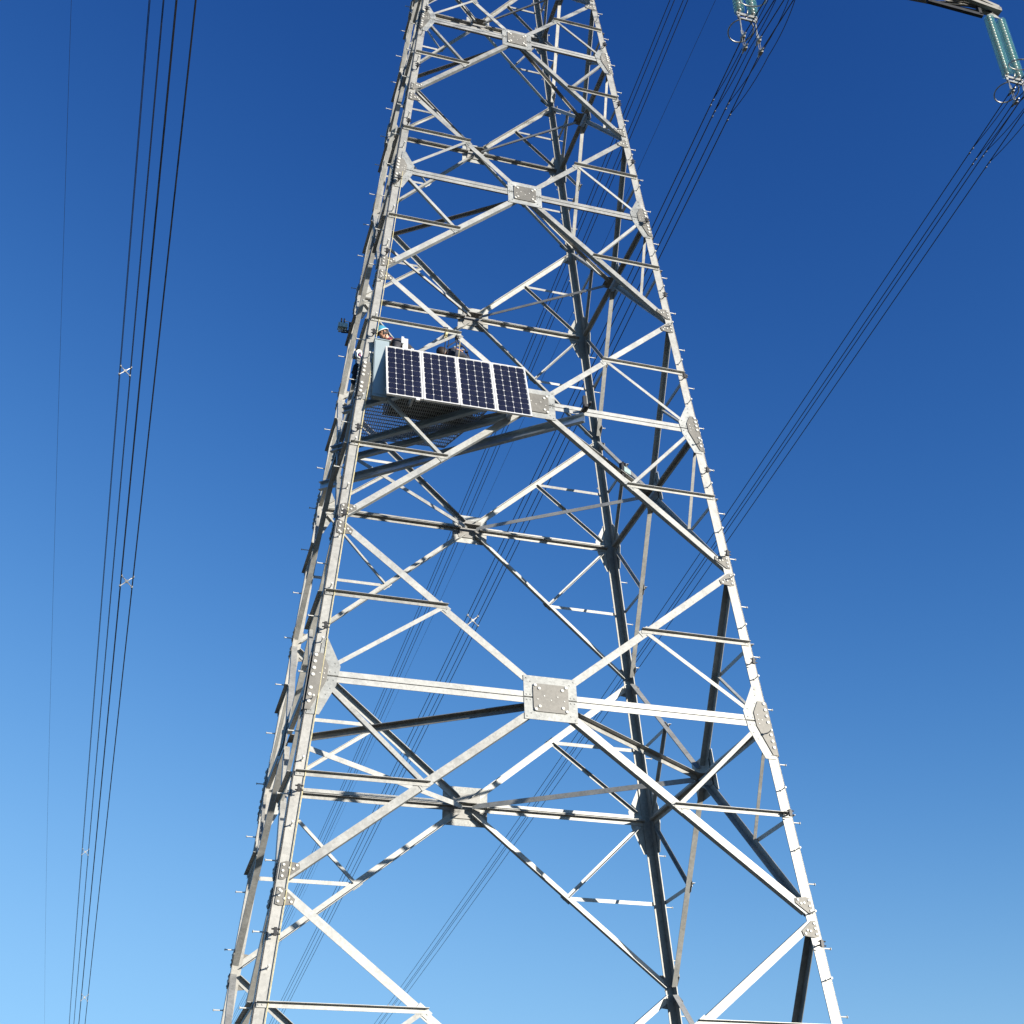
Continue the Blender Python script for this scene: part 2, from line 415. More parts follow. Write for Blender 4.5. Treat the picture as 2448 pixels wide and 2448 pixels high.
# step bolts, alternately on the two flanges of every leg
steps = []; rest = MB()
def step_mesh(b, p, n):
    t = V((0, 0, 1)).cross(n)
    b.tube([p - n * .01, p + n * .165], .0095, 6); bolt(b, p + n * .15, n, .02, .018); bolt(b, p, n, .022, .02)
i = 0
for sx in (-1, 1):
    for sy in (-1, 1):
        z = -11.2 + (0.1 if sx < 0 else .3); k = 0
        while z < 26:
            n = V((0, sy, 0)) if k % 2 else V((sx, 0, 0))
            off = V((-sx * .01, 0, 0)) if k % 2 else V((0, -sy * .01, 0))
            h = P(sx, sy, z) + (V((0, sy * LEG, 0)) if k % 2 else V((sx * LEG, 0, 0))) + off
            steps.append((h, n)); z += .46; k += 1
def vis(h):
    q = CR.transposed() @ (h - CP); u = q.x / -q.z; v = q.y / -q.z
    return (abs(u) < .41 and abs(v) < .41), (h - CP).length
steps.sort(key=lambda s: (not vis(s[0])[0], vis(s[0])[1]))
for i, (h, n) in enumerate(steps):
    if i < 100:
        b = MB(); step_mesh(b, h, n); b.build('step_bolt', M['bolt'], tower)
    else: step_mesh(rest, h, n)
tag(rest.build('step_bolt', M['bolt'], tower), kind='stuff')

# fall-arrest cable clips on the two front legs
def clip(b, p):
    b.tube([p, p + V((.03, -.14, .0))], .010, 6)
    b.tube([p + V((-.05, -.13, .03)), p + V((.06, -.13, .03))], .010, 6)
    b.tube([p + V((-.05, -.13, -.03)), p + V((.06, -.13, -.03))], .010, 6)
    b.box(p + V((0, -.13, 0)), (.02, 0, 0), (0, .02, 0), (0, 0, .05))
for s in (-1, 1):
    for z in (-9.3, -7.4, -4.9, -2.9, -1.2, 0.9, 2.9, 4.9, 6.6, 8.4, 10.4, 12.6):
        b = MB(); clip(b, P(s, -1, z + (.25 if s > 0 else 0)) + V((-s * .02, -LEG, 0))); b.build('cable_clip', M['dark'], tower)

# crossarms (only the tip of the lower right one reaches into the picture)
def arm(sx, zt, reach, drop):
    b = MB(); tip = V((sx * reach, 0, zt + G))
    za, zb = zt + .05, zt + drop
    for sy in (-1, 1):
        lo = P(sx, sy, za); hi = P(sx, sy, zb)
        b.angle(lo, tip + V((0, sy * .12, 0)), V((0, sy, 0)), .12, .1, .011, -1)
        b.angle(hi, tip + V((0, sy * .12, .12)), V((0, sy, 0)), .11, .09, .01, 1)
        N = 7; ft = lambda q: lo.lerp(tip + V((0, sy * .12, 0)), q); fh = lambda q: hi.lerp(tip + V((0, sy * .12, .12)), q)
        for k in range(N):
            b.angle(ft(k / N), fh((k + 1) / N - .5 / N), V((0, sy, 0)), .06, .05, .007, 1, -.02)
            b.angle(fh((k + .5) / N), ft((k + 1) / N), V((0, sy, 0)), .06, .05, .007, 1, -.03)
    for k in range(7):
        q0, q1 = k / 7, (k + 1) / 7
        a = P(sx, -1, za).lerp(tip + V((0, -.12, 0)), q0); c_ = P(sx, 1, za).lerp(tip + V((0, .12, 0)), q1)
        b.angle(a, c_, V((0, 0, -1)), .06, .05, .007, 1)
        a = P(sx, 1, za).lerp(tip + V((0, .12, 0)), q0); c_ = P(sx, -1, za).lerp(tip + V((0, -.12, 0)), q1)
        b.angle(a, c_, V((0, 0, -1)), .06, .05, .007, 1, -.02)
    b.box(tip + V((-sx * .1, 0, .02)), (.14, 0, 0), (0, .13, 0), (0, 0, .08))
    return b.build('crossarm', M['zinc_plate'], tower)
A_tip = 15.55
ar = arm(1, 19.0, A_tip, 1.9); arm(-1, 19.0, A_tip, 1.9); arm(1, 29.4, 9.2, 1.5); arm(-1, 29.4, 9.2, 1.5)
b = MB()   # dark hanging rail under the arm tip
zr = 18.62 + G
b.box((14.0, 0, zr), (.92, 0, 0), (0, .05, 0), (0, 0, .055))
for x in (13.15, 14.86): b.box((x, 0, zr + .2), (.05, 0, 0), (0, .05, 0), (0, 0, .2))
b.build('hanging_rail', M['dark'], ar)

# ---------------------------------------------------------------- conductors
def tube_wire(pts, r, n=6):
    b = MB(); b.tube(pts, r, n); return b
def wire_z(z0, a, bq, y): return z0 + G - a * abs(y) + bq * y * y
ys = [-260, -180, -120, -80, -50, -30, -18, -10, -6, -3, -1.5, 0, 1.5, 3, 6, 10, 15, 20, 27, 35, 45, 55, 68, 82, 98, 115, 140, 170, 210, 260, 310, 360]
S = 0.225
def spacer(b, c):
    """four-arm bundle spacer in the XZ plane"""
    for i in (-1, 1):
        for j in (-1, 1):
            b.tube([c + V((i * .04, 0, j * .04)), c + V((i * S, 0, j * S))], [.024, .015], 6)
            b.box(c + V((i * S, 0, j * S)), (.035, 0, 0), (0, .05, 0), (0, 0, .035))
    b.box(c, (.06, 0, 0), (0, .03, 0), (0, 0, .06))
def bundle(X0, z0, a, bq, label, spacers, clampy=True):
    t = thing('conductor_bundle', label, 'power line', (X0, 0, z0 + G), 'conductor bundles of the power line')
    for i in (-1, 1):
        for j in (-1, 1):
            b = tube_wire([(X0 + i * S, y, wire_z(z0, a, bq, y) + j * S) for y in ys], .0145)
            b.build('conductor', M['wire'], t)
    for y in spacers:
        b = MB(); spacer(b, V((X0, y, wire_z(z0, a, bq, y)))); b.build('spacer', M['spacer'], t)
    return t
bundle(7.0, 14.59, .115, .00012, 'four-wire conductor bundle under the small insulator clamp cut off at the top edge', [27.9])
bundle(15.3, 15.2, .1247, .00019, 'rightmost four-wire conductor bundle running down from the green glass insulator strings', [82.6])
bundle(8.5, 25.85, .1454, .00046, 'high four-wire conductor bundle without clamp, nearest the right side of the tower top', [])
bundle(-8.72, 25.7, .1335, .00017, 'left pair of the wires left of the tower, its small spacer crosses higher up', [28.5, 80.8])
bundle(-7.2, 14.2, .112, .00012, 'right pair of the wires left of the tower, darker and thicker looking', [27.6, 81.6])
def shield(X0, z0, a, bq, label):
    b = tube_wire([(X0, y, wire_z(z0, a, bq, y)) for y in ys], .0085)
    tag(b.build('shield_wire', M['wire']), label, 'overhead wire', 'thin shield wires')
shield(-13.0, 37.2, .153, .00027, 'single hair-thin wire alone at the far left of the sky')
shield(13.0, 34.1, .0907, .00008, 'single hair-thin wire between the bundles right of the tower')

# insulator sets
def ring_pts(c, r, u, v, n=28): return [c + u * r * math.cos(2 * math.pi * k / n) + v * r * math.sin(2 * math.pi * k / n) for k in range(n)]
disc_me = {}
def insulator(X0, zt, zb, zc, label):
    t = thing('insulator_set', label, 'insulator', (X0, 0, zt + G), 'twin glass insulator strings holding the conductors')
    b = MB(); hx = .2
    b.prism([(X0 - hx - .05, -.012, zt + G), (X0 + hx + .05, -.012, zt + G), (X0 + .05, -.012, zt + G + .16), (X0 - .05, -.012, zt + G + .16)], V((0, 1, 0)), .024)
    b.tube([(X0, 0, zt + G + .13), (X0, 0, zt + G + .42)], .022, 6)
    b.build('yoke_plate', M['fit'], t)
    N = 21; p = (zt - zb - .1) / N
    for s in (-1, 1):
        x = X0 + s * hx
        for k in range(N):
            z = zt + G - .05 - k * p
            if 'd' not in disc_me:
                d = MB(); d.lathe((0, 0, 0), (0, 0, -1), [(.045, .035), (.08, .042), (.142, .070), (.146, .078), (.140, .080), (.08, .054), (.045, .048)], 24)
                q = d.build('glass_disc', M['glass'], t, True); disc_me['d'] = q.data
                c_ = MB(); c_.lathe((0, 0, 0), (0, 0, -1), [(0, -.020), (.035, -.018), (.055, .0), (.062, .050), (.045, .066), (.018, .075), (.018, .13), (0, .13)], 14)
                q2 = c_.build('metal_cap', M['cap'], q, True); disc_me['c'] = q2.data
            else:
                q = bpy.data.objects.new('glass_disc', disc_me['d']); C.objects.link(q); q.parent = t
                q.matrix_parent_inverse = Matrix.Translation(-t.location)
                q2 = bpy.data.objects.new('metal_cap', disc_me['c']); C.objects.link(q2); q2.parent = q
            q.location = (x, 0, z)
    b = MB()
    b.box((X0, 0, zb + G), (.30, 0, 0), (0, .02, 0), (0, 0, .045))
    b.box((X0, 0, zb + G - .17), (.27, 0, 0), (0, .02, 0), (0, 0, .03))
    for s in (-1, 1): b.box((X0 + s * .25, 0, zb + G - .09), (.035, 0, 0), (0, .02, 0), (0, 0, .09))
    b.build('yoke_plate', M['fit'], t)
    for s, zz, tilt in ((-1, zb + .12, .5), (1, zb - .12, .1)):
        b = MB(); u = V((1, 0, 0)); v = V((0, math.cos(tilt), math.sin(tilt) * s * -1))
        b.tube(ring_pts(V((X0, s * .40, zz + G)), .34, u, v), .020, 8, True)
        b.tube([(X0, 0, zb + G), (X0, s * .08, zz + G)], .018, 6)
        b.build('corona_ring', M['fit'], t, True)
    for s in (-1, 1):
        b = MB(); x = X0 + s * S
        zu = zc + G + S; zl = zc + G - S
        b.tube([(x, 0, zb + G - .15), (x, .02, zu + .05)], .022, 6)
        for q in (-.03, .03): b.tube([(x + q, .0, zu + .25), (x + q, 0, zu), (x + q, 0, zl + .02)], .012, 6)
        for zq in (zu, zl): b.tube([(x, -.16, zq - .02), (x, -.07, zq), (x, .07, zq), (x, .16, zq - .02)], [.02, .034, .034, .02], 8)
        b.box((x, 0, zu), (.05, 0, 0), (0, .06, 0), (0, 0, .05)); b.box((x, 0, zl), (.05, 0, 0), (0, .06, 0), (0, 0, .05))
        b.build('suspension_clamp', M['fit'], t)
    return t
insulator(7.0, 18.7, 15.75, 14.59, 'lower ends of two glass insulator strings with clamp, cut off by the top edge')
insulator(15.33, 18.7, 16.02, 15.2, 'two long green glass insulator strings hanging from the arm at top right')
# slack damper wires leaving each clamp and rejoining the conductors
for (X0, z0, a, lab) in ((7.0, 14.59, .115, 'slack damper wires looping off the clamp at the top edge'),
                         (15.3, 15.2, .1247, 'slack damper wires looping off the clamp at the right edge')):
    t = thing('damper_wires', lab, 'damper wire', (X0, 0, z0 + G), 'slack damper wires beside the clamps')
    for i in (-1, 1):
        for j in (-1, 1):
            pts = [];
            for k in range(17):
                u = k / 8 - 1; y = u * 1.95
                sag = (1 - u * u) * (.20 if i > 0 else .10)
                pts.append((X0 + i * S + 1.1 * sag, y, wire_z(z0, a, 0, y) + j * S - sag * .35))
            b = MB(); b.tube(pts, .011, 5); b.build('damper_wire', M['wire'], t)
            b = MB()
            for y in (-1.95, 1.95, 2.12):
                b = MB(); b.box((X0 + i * S + .01, y, wire_z(z0, a, 0, y) + j * S), (.016, 0, 0), (0, .03, 0), (0, 0, .018)); b.build('wire_clamp', M['fit'], t)

# ---------------------------------------------------------------- solar panels
TLp, BLp = V((-2.685, -2.27, .655 + G)), V((-2.70, -2.66, -.652 + G))
TRp, BRp = V((-.195, -2.27, .69 + G)), V((-.205, -2.66, -.632 + G))
pn = (TRp - TLp).cross(BLp - TLp).normalized()
if pn.y > 0: pn = -pn
ordn = ['leftmost solar panel of the row of four, next to the tower leg', 'second solar panel from the left in the row of four',
        'third solar panel from the left in the row of four', 'rightmost solar panel of the row of four, overlapping the steel centre plate']
for i in range(4):
    q = [TLp.lerp(TRp, i / 4), TLp.lerp(TRp, (i + 1) / 4), BLp.lerp(BRp, (i + 1) / 4), BLp.lerp(BRp, i / 4)]
    ex = (q[1] - q[0]).normalized(); ey = (q[3] - q[0]).normalized()
    q = [q[0] + ex * .004, q[1] - ex * .004, q[2] - ex * .004, q[3] + ex * .004]
    t = thing('solar_panel', ordn[i], 'solar panel', (q[2] + q[3]) / 2, 'row of four solar panels')
    w_ = (q[1] - q[0]).length; h_ = (q[3] - q[0]).length
    at = lambda x, y, d=0: q[0] + ex * x + ey * y + pn * d
    b = MB(); fw = .024
    b.prism([at(0, 0, -.035), at(w_, 0, -.035), at(w_, fw, -.035), at(0, fw, -.035)], pn, .038)
    b.prism([at(0, h_ - fw, -.035), at(w_, h_ - fw, -.035), at(w_, h_, -.035), at(0, h_, -.035)], pn, .038)
    b.prism([at(0, fw, -.035), at(fw, fw, -.035), at(fw, h_ - fw, -.035), at(0, h_ - fw, -.035)], pn, .038)
    b.prism([at(w_ - fw, fw, -.035), at(w_, fw, -.035), at(w_, h_ - fw, -.035), at(w_ - fw, h_ - fw, -.035)], pn, .038)
    b.build('panel_frame', M['frame'], t)
    b = MB(); b.prism([at(fw, fw, -.010), at(w_ - fw, fw, -.010), at(w_ - fw, h_ - fw, -.010), at(fw, h_ - fw, -.010)], pn, .006)
    b.build('back_sheet', M['back'], t)
    b = MB(); gx, gy = (w_ - 2 * fw - .012) / 4, (h_ - 2 * fw - .014) / 9; gap = .0022; ch = .0160
    for c_ in range(4):
        for r in range(9):
            x0 = fw + .006 + c_ * gx + gap; x1 = x0 + gx - 2 * gap; y0 = fw + .007 + r * gy + gap * .6; y1 = y0 + gy - 1.2 * gap
            b.prism([at(x0 + ch, y0, -.0038), at(x1 - ch, y0, -.0038), at(x1, y0 + ch, -.0038), at(x1, y1 - ch, -.0038), at(x1 - ch, y1, -.0038), at(x0 + ch, y1, -.0038), at(x0, y1 - ch, -.0038), at(x0, y0 + ch, -.0038)], pn, .001)
    b.build('solar_cells', M['cell'], t)
t = thing('mounting_frame', 'grey metal frame with an upright post rising behind the solar panels', 'frame', (-1.5, -2.2, G))
b = MB()
for f_ in (.16, .84):
    a = TLp.lerp(BLp, f_) - pn * .062; c_ = TRp.lerp(BRp, f_) - pn * .062; d = (c_ - a).normalized()
    b.box((a + c_) / 2, d * (c_ - a).length / 2, (BLp - TLp).normalized() * .025, pn * .025)
b.build('rail', M['rail'], t)
b = MB()
for x in (-2.2, -.5):
    a = V((x, -2.19, .72 + G)); c_ = V((x, -2.19, -.45 + G))
    b.box((a + c_) / 2, (.025, 0, 0), (0, .025, 0), (0, 0, .6))
    b.box((x, -2.35, -.45 + G), (.02, 0, 0), (0, .2, 0), (0, 0, .02))
b.build('support_arm', M['rail'], t)
b = MB(); px_, pz = -2.315, .99
b.angle((px_, -2.14, -.3 + G), (px_, -2.14, pz + G), V((0, -1, 0)), .095, .06, .006, 1)
b.box((px_ - .055, -2.16, pz + G - .07), (.022, 0, 0), (0, .02, 0), (0, 0, .07))
b.build('post', M['rail'], t)
b = MB(); cb = BLp.lerp(BRp, .21) - pn * .03; b.box(cb + V((0, -.02, -.02)), (.03, 0, 0), (0, .03, 0), (0, 0, .02)); b.build('clamp', M['frame'], t)

# equipment cabinet left of the panels, in front of the leg gusset
t = thing('equipment_cabinet', 'pale blue-grey sheet metal cabinet between the leg and the first solar panel', 'cabinet', (-2.7, -2.1, -.35 + G))
b = MB(); b.box((-2.745, -2.215, .16 + G), (.125, 0, 0), (0, .055, 0), (0, 0, .60)); b.build('body', M['cabinet'], t)
b = MB(); b.box((-2.735, -2.225, .765 + G), (.145, 0, 0), (0, .06, 0), (0, 0, .008)); b.build('lid', M['cabinet'], t)
b = MB(); b.box((-2.745, -2.274, .16 + G), (.112, 0, 0), (0, .004, 0), (0, 0, .56)); dr = b.build('door', M['cabinet'], t)
b = MB(); b.box((-2.66, -2.284, .2 + G), (.010, 0, 0), (0, .008, 0), (0, 0, .05)); b.build('handle', M['dark'], dr)

# ---------------------------------------------------------------- work platform
t = thing('work_platform', 'steel grating platform on bluish beams below the solar panels inside the tower', 'platform', (-1.9, -1.2, -.2 + G))
def channel(b, p0, p1, h=.15, fl=.07, tk=.008):
    p0 = V(p0); p1 = V(p1); d = (p1 - p0).normalized(); up = V((0, 0, 1)); n = d.cross(up).normalized()
    if n.y > 0: n = -n
    c = (p0 + p1) / 2; L = (p1 - p0).length / 2
    b.box(c, d * L, n * tk / 2, up * h / 2)
    for s in (-1, 1): b.box(c + up * s * (h / 2 - tk / 2) + n * (fl / 2 + tk / 2), d * L, n * fl / 2, up * tk / 2)
for (p0, p1) in (((-3.20, -1.45, -.27), (-2.28, -2.22, -.27)), ((-3.20, -.24, -.27), (-.85, -2.24, -.27)),
                 ((-3.05, .14, -.26), (-.15, -2.26, -.26)), ((-3.20, 1.01, -.27), (.84, -2.36, -.27))):
    b = MB(); channel(b, (p0[0], p0[1], p0[2] + G), (p1[0], p1[1], p1[2] + G), .17 if p0[1] > .9 else .11); b.build('support_beam', M['beam'], t)
b = MB()
poly = [(-3.02, -2.06), (-.80, -2.06), (-.90, -1.66), (-1.26, -.72), (-2.86, -.62)]
def clipline(x):
    yy = []
    for i in range(len(poly)):
        (x0, y0), (x1, y1) = poly[i], poly[(i + 1) % len(poly)]
        if (x0 - x) * (x1 - x) < 0: yy.append(y0 + (y1 - y0) * (x - x0) / (x1 - x0))
    return (min(yy), max(yy)) if len(yy) >= 2 else None
x = -3.0
while x < -.82:
    q = clipline(x)
    if q: b.box((x, (q[0] + q[1]) / 2, -.155 + G), (.004, 0, 0), (0, (q[1] - q[0]) / 2, 0), (0, 0, .018))
    x += .036
y = -2.04
while y < -.63:
    xs = []
    for i in range(len(poly)):
        (x0, y0), (x1, y1) = poly[i], poly[(i + 1) % len(poly)]
        if (y0 - y) * (y1 - y) < 0: xs.append(x0 + (x1 - x0) * (y - y0) / (y1 - y0))
    if len(xs) >= 2: b.box(((min(xs) + max(xs)) / 2, y, -.149 + G), ((max(xs) - min(xs)) / 2, 0, 0), (0, .004, 0), (0, 0, .009))
    y += .10
for i in range(len(poly)):
    a = V((*poly[i], -.155 + G)); c_ = V((*poly[(i + 1) % len(poly)], -.155 + G)); d = (c_ - a).normalized(); n = V((0, 0, 1)).cross(d)
    b.box((a + c_) / 2, d * (c_ - a).length / 2, n * .005, V((0, 0, .0205)))
b.build('grating', M['rail'], t)
b = MB()
b.box((.80, -2.42, -.14 + G), (.03, 0, 0), (0, .16, 0), (0, 0, .03)); b.box((.80, -2.50, -.02 + G), (.03, 0, 0), (0, .03, 0), (0, 0, .12))
b.box((.92, -2.28, .02 + G), (.02, 0, 0), (0, .2, 0), (0, 0, .02))
b.build('beam_clamp', M['dark'], t)

# large dark kit bag lying on the grating
def blob(name, pts, rad, m, parent=None, sub=2, br=None):
    """skin-modifier figure: pts {name: (xyz, r)}, edges list"""
    names = list(pts); idx = {k: i for i, k in enumerate(names)}
    me = bpy.data.meshes.new(name); me.from_pydata([tuple(pts[k][0]) for k in names], [(idx[a], idx[c]) for a, c in rad], [])
    o = bpy.data.objects.new(name, me); C.objects.link(o)
    md = o.modifiers.new('s', 'SKIN'); md.use_smooth_shade = True
    sk = me.skin_vertices[0].data if me.skin_vertices else None
    if sk is None:
        me.skin_vertices if False else None
    for i, k in enumerate(names):
        r = pts[k][1]; r = r if isinstance(r, tuple) else (r, r)
        sk[i].radius = r; sk[i].use_root = (i == 0)
    s2 = o.modifiers.new('d', 'SUBSURF'); s2.levels = sub; s2.render_levels = sub
    dg = bpy.context.evaluated_depsgraph_get(); ev = o.evaluated_get(dg)
    m2 = bpy.data.meshes.new_from_object(ev); m2.name = name
    bpy.data.objects.remove(o); m2.materials.clear(); m2.materials.append(m)
    for p in m2.polygons: p.use_smooth = True
    o = bpy.data.objects.new(name, m2); C.objects.link(o)
    if parent is not None:
        o.parent = parent; o.matrix_parent_inverse = Matrix.Translation(-parent.location)
    return o
def soft_box(name, c, size, m, parent=None, amp=.03, seed=1):
    rnd = random.Random(seed); bm = bmesh.new(); bmesh.ops.create_cube(bm, size=1)
    bmesh.ops.subdivide_edges(bm, edges=bm.edges[:], cuts=5, use_grid_fill=True)
    for v in bm.verts:
        k = 1 - .12 * (abs(v.co.x * 2) ** 4 + abs(v.co.y * 2) ** 4)
        v.co = V((v.co.x * size[0], v.co.y * size[1], v.co.z * size[2] * k)) + V((rnd.uniform(-amp, amp), rnd.uniform(-amp, amp), rnd.uniform(-amp, amp) * .6)) + V(c)
    bmesh.ops.smooth_vert(bm, verts=bm.verts[:], factor=.5)
    me = bpy.data.meshes.new(name); bm.to_mesh(me); bm.free(); me.materials.append(m)
    for p in me.polygons: p.use_smooth = True
    o = bpy.data.objects.new(name, me); C.objects.link(o)
    if parent is not None: o.parent = parent; o.matrix_parent_inverse = Matrix.Translation(-parent.location)
    return o
t = thing('kit_bag', 'large dark kit bag lying on the platform grating behind the solar panels', 'bag', (-1.85, -1.62, -.13 + G))
soft_box('body', (-1.82, -1.62, .03 + G), (1.35, .62, .30), M['bag'], t, .02, 3)
b = MB(); b.tube([(-2.2, -1.85, .19 + G), (-2.0, -1.9, .26 + G), (-1.7, -1.9, .26 + G), (-1.5, -1.85, .19 + G)], .014, 6); b.build('handle', M['strap'], t)

# ---------------------------------------------------------------- people
def person(name_label, j, lab, mats, parts):
    pass
# worker one: kneeling by the leg, leaning left, face turned down to the cabinet
t = thing('person', 'worker in a light blue helmet and dark grey jacket bending down beside the leg', 'person', (-2.0, -1.35, -.13 + G))
def z_(x, y, z): return V((x, y, z + G))
H = z_(-2.62, -1.62, 1.445); NK = z_(-2.52, -1.58, 1.36); CH = z_(-2.28, -1.50, 1.30); WA = z_(-2.00, -1.40, 1.16); PE = z_(-1.82, -1.34, .84)
SL = z_(-2.36, -1.69, 1.28); SR = z_(-2.30, -1.31, 1.30)
EL_ = z_(-2.42, -1.83, .98); ER = z_(-2.40, -1.18, .99); HL = z_(-2.58, -1.80, .80); HR = z_(-2.62, -1.28, .80)
KL = z_(-1.92, -1.50, .38); KR = z_(-1.86, -1.18, .38); FL = z_(-1.80, -1.50, -.07); FR = z_(-1.74, -1.15, -.07); HPL = z_(-1.84, -1.44, .80); HPR = z_(-1.80, -1.24, .80)
fd = V((-.72, -.42, -.55)).normalized()       # where the face points
hu = (V((-.45, -.1, .88)) - fd * V((-.45, -.1, .88)).dot(fd)).normalized()
hs = fd.cross(hu)
def head_mesh(name, c, fd, hu, hs, m, parent, r=.092):
    bm = bmesh.new(); bmesh.ops.create_uvsphere(bm, u_segments=28, v_segments=20, radius=1)
    for v in bm.verts:
        x, y, z = v.co           # x side, y forward, z up
        jaw = 1 - .28 * max(0, -z) ** 1.2
        X = x * r * .80 * jaw; Y = y * r * (1.0 if y < 0 else .93); Zz = z * r * 1.22
        if y > .55:                                # face relief
            if abs(x) < .17 and -.28 < z < .22: Y += r * .26 * (1 - abs(x) / .17) * (.22 - z) / .5     # nose
            if .08 < z < .3 and .18 < abs(x) < .5: Y -= r * .10                                        # eye sockets
            if -.52 < z < -.38 and abs(x) < .3: Y += r * .07                                           # lips
            if z < -.7: Y += r * .10                                                                   # chin
        if abs(x) > .93 and -.2 < z < .25 and abs(y) < .3: X *= 1.16                                   # ears
        v.co = c + hs * X + fd * Y + hu * Zz
    me = bpy.data.meshes.new(name); bm.to_mesh(me); bm.free(); me.materials.append(m)
    for p in me.polygons: p.use_smooth = True
    o = bpy.data.objects.new(name, me); C.objects.link(o); return o
def join(objs, name, parent):
    bm = bmesh.new()
    for o in objs:
        bm.from_mesh(o.data)
    me = bpy.data.meshes.new(name); bm.to_mesh(me); bm.free(); me.materials.append(objs[0].data.materials[0])
    for p in me.polygons: p.use_smooth = True
    for o in objs: bpy.data.objects.remove(o)
    o = bpy.data.objects.new(name, me); C.objects.link(o); o.parent = parent; o.matrix_parent_inverse = Matrix.Translation(-parent.location)
    return o
def hand(w_, d, up, m, k=.9):
    """palm and five bent fingers growing from wrist w_ in direction d, curling along -up"""
    d = V(d).normalized(); s = d.cross(V(up)).normalized(); c = -V(up).normalized(); out = []
    out.append(blob('h', {'a': (w_, .026 * k), 'b': (w_ + d * .045 * k, (.036 * k, .018 * k)), 'c': (w_ + d * .085 * k, (.034 * k, .016 * k))}, [('a', 'b'), ('b', 'c')], m))
    for i, (o_, L) in enumerate(((-.030, .068), (-.010, .08), (.010, .076), (.028, .06))):
        p = w_ + d * .08 * k + s * o_ * k
        out.append(blob('h', {'a': (p, .0095 * k), 'b': (p + d * L * .45 * k + c * .006, .009 * k), 'c': (p + d * L * .75 * k + c * .028 * k, .0085 * k), 'd': (p + d * L * .85 * k + c * .05 * k, .0075 * k)}, [('a', 'b'), ('b', 'c'), ('c', 'd')], m, sub=1))
    p = w_ + d * .025 * k - s * .03 * k
    out.append(blob('h', {'a': (p, .013 * k), 'b': (p - s * .025 * k + d * .03 * k, .011 * k), 'c': (p - s * .03 * k + d * .058 * k + c * .012 * k, .009 * k)}, [('a', 'b'), ('b', 'c')], m, sub=1))
    return out
def body(t, J, mats, fd, hu, hs, hair=True):
    H, NK, CH, WA, PE, SL, SR, EL_, ER, HL, HR, HPL, HPR, KL, KR, FL, FR = J
    core = blob('b', {'pe': (PE, .11), 'wa': (WA, .11), 'ch': (CH, .13), 'nk': (NK, .055), 'h': (H - hu * .02, .06), 'sl': (SL, .055), 'sr': (SR, .055), 'el': (EL_, .04), 'er': (ER, .04), 'hl': (HL, .027), 'hr': (HR, .027),
        'pl': (HPL, .085), 'pr': (HPR, .085), 'kl': (KL, .055), 'kr': (KR, .055), 'fl': (FL, .038), 'fr': (FR, .038)},
        [('pe', 'wa'), ('wa', 'ch'), ('ch', 'nk'), ('nk', 'h'), ('ch', 'sl'), ('ch', 'sr'), ('sl', 'el'), ('sr', 'er'), ('el', 'hl'), ('er', 'hr'), ('pe', 'pl'), ('pe', 'pr'), ('pl', 'kl'), ('pr', 'kr'), ('kl', 'fl'), ('kr', 'fr')], M['skin'])
    hd = head_mesh('h', H, fd, hu, hs, M['skin'], None)
    hands = hand(HL, (HL - EL_), V((0, 0, 1)), M['skin']) + hand(HR, (HR - ER), V((0, 0, 1)), M['skin'])
    bd = join([core, hd] + hands, 'body', t)
    jk = blob('jacket', {'wa': (PE.lerp(WA, .3), .15), 'w2': (WA, .155), 'ch': (CH, .175), 'nk': (CH.lerp(NK, .6), .095), 'sl': (SL, .092), 'sr': (SR, .092), 'el': (EL_, .066), 'er': (ER, .066), 'hl': (HL.lerp(EL_, .12), .048), 'hr': (HR.lerp(ER, .12), .048)},
        [('wa', 'w2'), ('w2', 'ch'), ('ch', 'nk'), ('ch', 'sl'), ('ch', 'sr'), ('sl', 'el'), ('sr', 'er'), ('el', 'hl'), ('er', 'hr')], mats[0], t)
    rnd = random.Random(5)
    for v in jk.data.vertices: v.co += V((math.sin(v.co.z * 60 + v.co.x * 30), math.sin(v.co.x * 55), math.sin(v.co.y * 50 + v.co.x * 40))) * .006
    blob('trousers', {'pe': (PE, .135), 'pl': (HPL, .10), 'pr': (HPR, .10), 'kl': (KL, .07), 'kr': (KR, .07), 'fl': (FL.lerp(KL, .2), .055), 'fr': (FR.lerp(KR, .2), .055)},
        [('pe', 'pl'), ('pe', 'pr'), ('pl', 'kl'), ('pr', 'kr'), ('kl', 'fl'), ('kr', 'fr')], mats[1], t)
    for F, K in ((FL, KL), (FR, KR)):
        d = (F - K); d.z = 0; d = d.normalized()
        blob('boot', {'a': (F, .05), 'b': (F + d * .05 - V((0, 0, .01)), .045), 'c': (F - d * .10 - V((0, 0, .015)), .036)}, [('b', 'a'), ('a', 'c')], M['boot'], t)
    return bd
body(t, (H, NK, CH, WA, PE, SL, SR, EL_, ER, HL, HR, HPL, HPR, KL, KR, FL, FR), (M['jacket'], M['trousers']), fd, hu, hs)
b = MB(); b.tube([NK + (hs * math.cos(k * .5236) + fd * math.sin(k * .5236) * .9) * .068 - hu * .012 for k in range(12)], .020, 6, True); b.build('collar', M['collar'], t, True)
